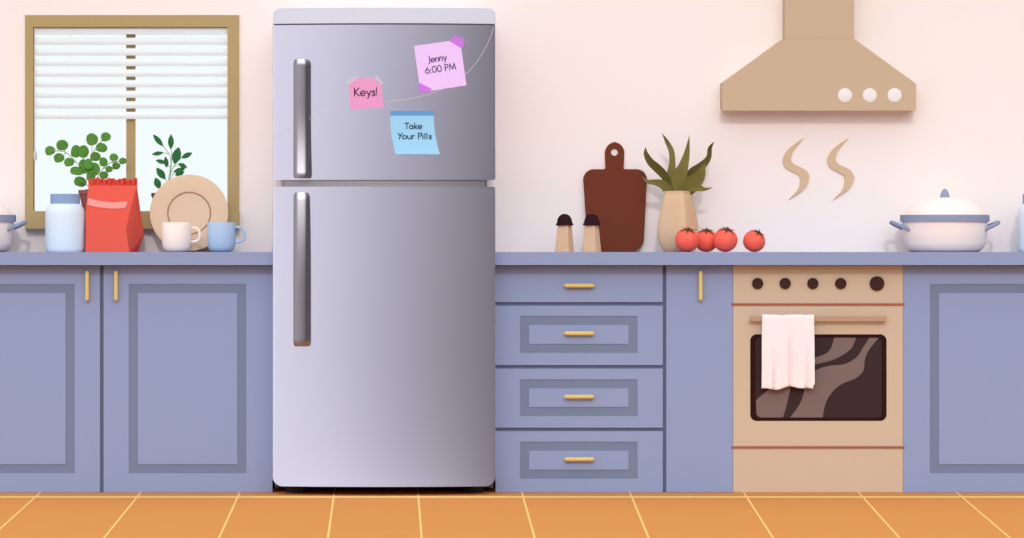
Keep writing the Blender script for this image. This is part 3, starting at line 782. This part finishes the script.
def roundleaf(px, py, rx, ry, y, ang, tiltx, tiltz):
    bm = NB(); s = S(y); n = 14; c = W(px, py, y); ringsf = []
    for q in (0, .5, 1):
        if q == 0: ringsf.append([Vector((0, -.0, 0))]); continue
        ringsf.append([Vector((rx * s * q * (1 + .05 * math.cos(3 * a)) * math.cos(a), .003 * q * q + .002 * q * math.cos(2 * a), ry * s * q * math.sin(a) * (1 - .10 * (q == 1) * (abs(a - PI * 1.5) < .3)))) for a in [2 * PI * i / n for i in range(n)]])
    mt = Matrix.Translation(c) @ Matrix.Rotation(ang, 4, 'Y') @ Matrix.Rotation(tiltx, 4, 'X') @ Matrix.Rotation(tiltz, 4, 'Z')
    F_ = [[bm.verts.new(mt @ p) for p in r] for r in ringsf]; B_ = [[bm.verts.new(mt @ (p + Vector((0, .0012, 0)))) for p in r] for r in ringsf]
    for L, fl in ((F_, 1), (B_, -1)):
        for i in range(n):
            j = (i + 1) % n
            bm.faces.new((L[0][0], L[1][i], L[1][j])[::fl]); bm.faces.new((L[1][i], L[2][i], L[2][j], L[1][j])[::fl])
    for i in range(n): bm.faces.new((F_[2][i], B_[2][i], B_[2][(i + 1) % n], F_[2][(i + 1) % n]))
    return bm
stemsA = [[(92, 190, 0), (89, 172, .0), (84, 160, -.01), (80, 154, -.01)], [(92, 190, 0), (89, 165, .01), (96, 148, .01), (105, 138, .0)],
          [(92, 190, 0), (86, 172, -.01), (76, 162, -.02), (65, 152, -.02), (50, 151, -.03)], [(93, 190, 0), (100, 173, .0), (110, 163, -.01), (122, 161, -.02)],
          [(91, 190, 0), (86, 184, -.01), (80, 181, -.02)]]
stem_links = [((66, 153), (62, 146)), ((66, 153), (59, 158)), ((76, 162), (69, 162)), ((92, 156), (92, 140)), ((96, 149), (101, 148)), ((90, 162), (95, 157)), ((104, 169), (103, 162)), ((104, 168), (109, 169)), ((112, 162), (114, 157)), ((113, 162), (116, 166)), ((96, 180), (104, 175))]
bm = NB()
for st in stemsA:
    tube(bm, spline([W(a, b, py_ + y) for a, b, y in st], 4), .0017, 6)
for a, b in stem_links: tube(bm, [W(a[0], a[1], py_ - .012), W(b[0], b[1], py_ - .012)], .0014, 6)
obj('stems', bm, 'stemA', r1, smooth=60)
for (x, y, rx, ry) in ((49.7, 150.8, 5.4, 5), (62.2, 145.4, 6.1, 5.7), (58.7, 158, 5.5, 5), (69.1, 162.1, 5.2, 4.8), (75.6, 151.6, 5.4, 6.8), (83.6, 151.8, 5.4, 6.8), (92, 139.5, 6, 6.6), (105.4, 137, 5.2, 4.9), (101.2, 147.7, 6, 5),
                       (95.4, 156.8, 5.4, 4.9), (103.2, 162, 4.3, 4.9), (108.7, 169.3, 3.9, 3.5), (113.7, 157.3, 4.5, 4.1), (115.9, 166.1, 4.2, 3.9), (122.6, 161.1, 4, 3.5), (76.6, 171, 6.9, 4.6), (84, 166.6, 6, 8), (94.3, 169.3, 5.6, 7.2), (88.5, 164, 4.6, 6),
                       (80.3, 181.9, 6.6, 5.4), (104, 175.4, 4.4, 4.2), (91, 176, 4.6, 6.4)):
    yy = py_ - .018 + random.uniform(-.012, .012)
    obj('leaf', roundleaf(x, y, rx, ry, yy, random.uniform(-.3, .3), random.uniform(-.3, .15), random.uniform(-.25, .25)), 'leafA', r1, smooth=60)
py2 = .345
r2 = thing('potted_plant', (W(165.5, 0, py2).x, py2, SILL), 'pointed-leaved dark green plant on window sill behind the tan plate', 'plant')
potlathe(r2, 164.8, py2, 13.6, 10, 193, 'clay2')
bm = NB()
for st in ([(166, 194, 0), (169, 177, 0), (171, 162.5, 0), (169, 154, 0), (162.8, 145.6, 0)], [(167, 194, 0), (170.6, 172, .0), (171.6, 158, 0), (171, 148, 0)],
           [(169.5, 178, 0), (174, 166, 0), (182, 157, 0)], [(168, 184, 0), (173, 174, 0), (178, 170, 0)], [(168, 184, 0), (166, 180, 0), (162, 174, 0)], [(171, 168, 0), (168, 165, 0), (164, 161, 0)], [(166, 192, 0), (162, 188, 0), (159, 186, 0)], [(169, 154, 0), (164, 152.6, 0)], [(173, 167, 0), (179, 164, 0)]):
    tube(bm, spline([W(a, b, py2 + y) for a, b, y in st], 4), .0013, 6)
obj('stems', bm, 'stemA', r2, smooth=60)
def pleaf(x0, y0, x1, y1, w, y):
    bm = NB(); pts = []
    for k in range(11):
        u = k / 10; p = W(x0 + (x1 - x0) * u, y0 + (y1 - y0) * u, y - .004 * math.sin(PI * u))
        pts.append((*p, w * S(y) * math.sin(PI * min(max(u, .02), .98)) ** .75))
    blade(bm, pts, .25, .001); return bm
for x0, y0, x1, y1, w in ((163, 146.2, 153.2, 134.6, 5.2), (170.8, 149, 171, 134.6, 6), (163.4, 152.6, 152, 154.4, 4.2), (165.8, 163, 155.8, 160.2, 4.4), (166.8, 167.4, 165.4, 156.8, 5), (174.4, 163.8, 178.8, 147.4, 9), (181.6, 158, 192, 152.8, 5.2),
                          (178.2, 163.6, 187, 167.6, 4.6), (173.5, 171.8, 185, 168.8, 5), (175, 175, 184.2, 172, 5.4), (165.2, 179.2, 156.6, 168, 7), (159.6, 188.8, 155.4, 177.8, 7)):
    obj('leaf', pleaf(x0, y0, x1, y1, w, py2 - .012 + random.uniform(-.008, .008)), 'leafB', r2, smooth=60)

# ------------------------------------------------------------------ cutting board leaning on the wall
cb_y = .32; kk = 1.0
pts = roundpoly([(605.8, 169), (605, 141.6), (625.3, 141.6), (624, 169), (647.8, 169), (643.5, 251.9), (588.2, 251.9), (583, 169)], [1.5, 9.8, 9.8, 1.5, 9, 12, 12, 9], 8)
bm = NB(); P = pxz(pts, cb_y); hole = pxz(circle(614.9, 151.8, 3.6, 24), cb_y)
prism(bm, P, 0, .014, holes=[hole]); zb = min(p[1] for p in P); tl = R(4.5)
bmesh.ops.rotate(bm, verts=bm.verts, cent=(0, 0, zb), matrix=Matrix.Rotation(-tl, 3, 'X'))
bmesh.ops.translate(bm, verts=bm.verts, vec=(0, .322, H - min(v.co.z for v in bm.verts)))
cbo = obj('cutting_board', bm, 'board', bevel=.001); tag(cbo, 'dark red-brown cutting board with hanging hole, leaning against the wall', 'cutting board')

# ------------------------------------------------------------------ shakers
def shaker(px, label):
    y = .12; s = S(y); c = W(px, 252, y); c.z = H; t = thing('spice_shaker', c, label, 'shaker', 'shakers in front of the cutting board')
    rot = R(27); k = math.cos(PI / 4 - rot) if False else 1
    bm = NB(); hwb, hwt = 9.4, 6.9     # silhouette half widths
    ex = 1.07 / (math.cos(rot) + math.sin(rot)); p = 14
    f = 1.36
    lathe(bm, [(0, 0), (hwb * ex * s, 0), (hwb * ex * s, .001), (hwt * ex * s, 26.8 * s), (0, 26.8 * s)], c, 64, square=p, rot=-rot); obj('body', bm, 'mill', t, smooth=25)
    bm = NB(); prof = [(0, 26.6), (8.6, 26.6), (8.9, 27.4), (7.6, 29.6), (7.4, 31.6), (6.3, 34.6), (4.4, 36.8), (2.2, 37.9), (0, 38.2)]
    lathe(bm, [(a * s, b * s) for a, b in prof], c, 40); obj('dome_cap', bm, 'millcap', t, smooth=50)
    return t
shaker(564.6, 'tan shaker with dark dome cap, left of the pair')
shaker(591.7, 'tan shaker with dark dome cap standing in front of the cutting board')

# ------------------------------------------------------------------ vase and leaves
vy = .20; s = S(vy); vc = W(678, 252, vy); vc.z = H
vt = thing('plant_vase', vc, 'tan clay vase of long olive leaves behind the tomatoes', 'plant')
rot = R(30); ex = 1 / (math.cos(rot) + math.sin(rot)) * 1.03
prof = [(0, 0), (14, 0), (15.5, 1), (19.3, 7), (22, 14.5), (22.6, 20), (22, 27), (20, 37), (17.3, 49), (15.2, 57.2), (14.6, 58), (14.6, 61), (13.6, 61), (13, 56), (0, 56)]
bm = NB(); lathe(bm, [(a * ex * s, b * s) for a, b in prof], vc, 72, square=7, rot=-rot); obj('vase', bm, 'vase', vt, smooth=24)
def zz(l): return [(x / 4.107 + 635, y / 4.107 + 125, w / 4.107, d) for x, y, w, d in l]
for m_, l in (('leafD', [(44, 90, 0, 0), (44, 115, 16, -.03), (62, 150, 27, -.03), (92, 178, 32, -.02), (118, 205, 30, -.01), (140, 245, 22, 0), (152, 285, 16, 0)]),
              ('leafC', [(110, 32, 0, 0), (132, 70, 15, .03), (150, 110, 21, .03), (153, 160, 24, .02), (150, 205, 34, .01), (160, 290, 36, 0)]),
              ('leafC', [(224, 40, 0, 0), (217, 90, 14, .01), (210, 130, 26, .01), (197, 175, 40, .0), (182, 215, 58, 0), (175, 290, 60, .0)]),
              ('leafD', [(326, 68, 0, 0), (308, 95, 15, .02), (302, 135, 20, .02), (272, 170, 32, .01), (235, 200, 40, .01), (205, 250, 40, .01), (195, 285, 30, .01)]),
              ('leafC', [(27, 210, 0, 0), (52, 232, 14, -.02), (85, 236, 24, -.02), (118, 248, 34, -.01), (145, 285, 30, 0)]),
              ('leafC', [(287, 155, 0, -.03), (275, 190, 30, -.03), (255, 222, 52, -.02), (222, 255, 60, -.01), (205, 288, 40, 0)]),
              ('leafC', [(320, 257, 0, -.02), (285, 264, 14, -.02), (255, 257, 28, -.02), (220, 262, 30, -.01), (200, 285, 24, 0)])):
    P3 = spline([Vector((*W(x, y, vy + d), w * s * 1.1)) for x, y, w, d in zz(l)], 4)
    bm = NB(); blade(bm, [tuple(p) for p in P3], .22, .002); obj('leaf', bm, m_, vt, smooth=70)

# ------------------------------------------------------------------ tomatoes
def tomato(px, y, rx, rz, tx, tilt, material, label):
    s = S(y); c = W(px, 252, y); c.z = H; t = thing('tomato', c, label, 'tomato', 'tomatoes on the worktop')
    a_, b_ = rx * s, rz * s
    def shape(th, ph):       # ph from the top
        lob = 1 + .025 * math.cos(5 * th) * math.sin(ph)
        r = a_ * (math.sin(ph) ** .92) * lob; z = b_ * math.cos(ph)
        if ph < .6: z -= b_ * .12 * (1 - ph / .6) ** 2
        return Vector((r * math.cos(th), r * math.sin(th), z))
    mt = Matrix.Rotation(tilt, 3, 'Y') @ Matrix.Rotation(R(22), 3, 'X')
    bm = NB(); N1, N2 = 22, 40; rows = []
    for j in range(N1 + 1):
        ph = PI * j / N1
        rows.append([bm.verts.new(mt @ shape(0, ph))] if j in (0, N1) else [bm.verts.new(mt @ shape(2 * PI * i / N2, ph)) for i in range(N2)])
    for a, b in zip(rows, rows[1:]):
        for i in range(N2):
            j = (i + 1) % N2
            if len(a) == 1: bm.faces.new((a[0], b[i], b[j]))
            elif len(b) == 1: bm.faces.new((a[i], b[0], a[j]))
            else: bm.faces.new((a[i], b[i], b[j], a[j]))
    lowest = min(v.co.z for v in bm.verts); off = c - Vector((0, 0, lowest))
    bmesh.ops.translate(bm, verts=bm.verts, vec=off); obj('fruit', bm, material, t, smooth=80)
    bm = NB()
    for k in range(6):
        th = 2 * PI * k / 6 + .3; L = .62 + .12 * (k % 2)
        pts = []
        for q in range(7):
            u = q / 6; ph = .05 + u * L; p = shape(th, ph) * 1.03; n = p.normalized()
            p = mt @ (p + n * (.0015 + .003 * u * u)) + off
            pts.append((*p, a_ * .26 * (1 - u) ** .8 + .0002))
        nrm = (mt @ shape(th, L * .6)).normalized()
        blade(bm, pts, .15, .001, up=nrm)
    cx_ = obj('calyx', bm, 'calyx', t, smooth=60)
    bm = NB(); base = mt @ Vector((0, 0, b_ * .84)) + off; ax = mt @ Vector((0, 0, 1)); sx = mt @ Vector((1, 0, 0))
    tube(bm, [base, base + ax * .009 - sx * .001, base + ax * .018 - sx * .004], [.0022, .0017, .0016], 8); obj('stem', bm, 'calyx', cx_, smooth=60)
    return t
tomato(706.3, .125, 11.6, 11.2, 0, R(2), 'tomato', 'middle red tomato of the touching three, partly hidden behind its neighbours')
tomato(687, .050, 12.0, 11.6, 0, R(6), 'tomato', 'red tomato at the left end of the touching three, in front of the tan vase')
tomato(725.2, .050, 12.1, 11.8, 0, R(10), 'tomato', 'red tomato at the right end of the touching three')
tomato(754, .085, 11.2, 10.6, 0, R(28), 'tomato', 'single red tomato standing apart right of the others')

# ------------------------------------------------------------------ light
# soft overcast room light, brighter towards the left and overhead, white daylight behind the window
w = bpy.data.worlds.new('world'); scene.world = w; w.use_nodes = True; nt = w.node_tree; nt.nodes.clear()
N = nt.nodes.new; LK = nt.links.new
out = N('ShaderNodeOutputWorld'); bg = N('ShaderNodeBackground'); tc = N('ShaderNodeTexCoord'); sp = N('ShaderNodeSeparateXYZ')
LK(tc.outputs['Generated'], sp.inputs[0])
mx1 = N('ShaderNodeMapRange'); LK(sp.outputs['X'], mx1.inputs['Value']); mx1.inputs['From Min'].default_value = -1; mx1.inputs['From Max'].default_value = 1
rx = N('ShaderNodeValToRGB'); LK(mx1.outputs['Result'], rx.inputs[0])
def stops(r, l):
    e = r.color_ramp.elements
    while len(e) > 2: e.remove(e[-1])
    e[0].position, e[0].color = l[0][0], (*l[0][1], 1); e[1].position, e[1].color = l[-1][0], (*l[-1][1], 1)
    for p, c in l[1:-1]: n = e.new(p); n.color = (*c, 1)
stops(rx, [(.0, (.85, .85, .90)), (.25, (.83, .82, .90)), (.38, (.66, .65, .73)), (.5, (.47, .46, .53)), (.62, (.32, .31, .345)), (.72, (.21, .20, .22)), (1, (.2, .2, .22))])
zm = N('ShaderNodeMapRange'); LK(sp.outputs['Z'], zm.inputs['Value']); zm.inputs['From Min'].default_value = -1; zm.inputs['From Max'].default_value = 1
rz = N('ShaderNodeValToRGB'); LK(zm.outputs['Result'], rz.inputs[0])            # how far the overcast light takes over from the horizon's
stops(rz, [(0, (1, 1, 1)), (.33, (1, 1, 1)), (.45, (0, 0, 0)), (.55, (0, 0, 0)), (.75, (1, 1, 1)), (1, (1, 1, 1))])
ru = N('ShaderNodeValToRGB'); LK(zm.outputs['Result'], ru.inputs[0])
stops(ru, [(0, (.1, .1, .11)), (.4, (.1, .1, .11)), (.6, (.3, .31, .34)), (.72, (.55, .59, .66)), (.8, (.76, .80, .88)), (1, (.76, .80, .88))])
sc = N('ShaderNodeVectorMath'); sc.operation = 'SCALE'; sc.inputs['Scale'].default_value = 1.42; LK(ru.outputs['Color'], sc.inputs[0])
mz = N('ShaderNodeMix'); mz.data_type = 'RGBA'; LK(rz.outputs['Color'], mz.inputs['Factor']); LK(rx.outputs['Color'], mz.inputs[6]); LK(sc.outputs['Vector'], mz.inputs[7])
ry = N('ShaderNodeMapRange'); LK(sp.outputs['Y'], ry.inputs['Value']); ry.inputs['From Min'].default_value = .0; ry.inputs['From Max'].default_value = .3
# unseen fill light added to the world: a broad bright band from 6 to 32 degrees up, straight ahead of the kitchen
be = N('ShaderNodeValToRGB'); LK(zm.outputs['Result'], be.inputs[0])
stops(be, [(0, (0, 0, 0)), (.545, (0, 0, 0)), (.60, (1, 1, 1)), (.72, (1, 1, 1)), (.80, (0, 0, 0)), (1, (0, 0, 0))])
ba = N('ShaderNodeValToRGB'); LK(mx1.outputs['Result'], ba.inputs[0])
stops(ba, [(0, (0, 0, 0)), (.24, (0, 0, 0)), (.37, (1, 1, 1)), (.63, (1, 1, 1)), (.76, (0, 0, 0)), (1, (0, 0, 0))])
bm_ = N('ShaderNodeVectorMath'); bm_.operation = 'MULTIPLY'; LK(be.outputs['Color'], bm_.inputs[0]); LK(ba.outputs['Color'], bm_.inputs[1])
bs = N('ShaderNodeVectorMath'); bs.operation = 'MULTIPLY'; LK(bm_.outputs['Vector'], bs.inputs[0]); bs.inputs[1].default_value = (2.75, 2.8, 2.9)
ad = N('ShaderNodeVectorMath'); ad.operation = 'ADD'; LK(mz.outputs[2], ad.inputs[0]); LK(bs.outputs['Vector'], ad.inputs[1])
my = N('ShaderNodeMix'); my.data_type = 'RGBA'; LK(ry.outputs['Result'], my.inputs['Factor']); LK(ad.outputs['Vector'], my.inputs[6]); my.inputs[7].default_value = (.94, 1.0, 1.0, 1)
LK(my.outputs[2], bg.inputs['Color']); LK(bg.outputs[0], out.inputs[0])
def sun(name, el, strength, ang, color=(1, 1, 1)):
    l = bpy.data.lights.new(name, 'SUN'); l.energy = strength; l.angle = R(ang); l.color = color
    o = bpy.data.objects.new(name, l); col.objects.link(o); o.rotation_euler = (PI / 2 - R(el), 0, 0); o.location = (0, -6, 4)
    return o
sun('sun', 25, .55, 2)

scene.view_settings.view_transform = 'Standard'; scene.view_settings.look = 'None'
scene.view_settings.exposure = 0; scene.view_settings.gamma = 1; scene.view_settings.use_curve_mapping = False
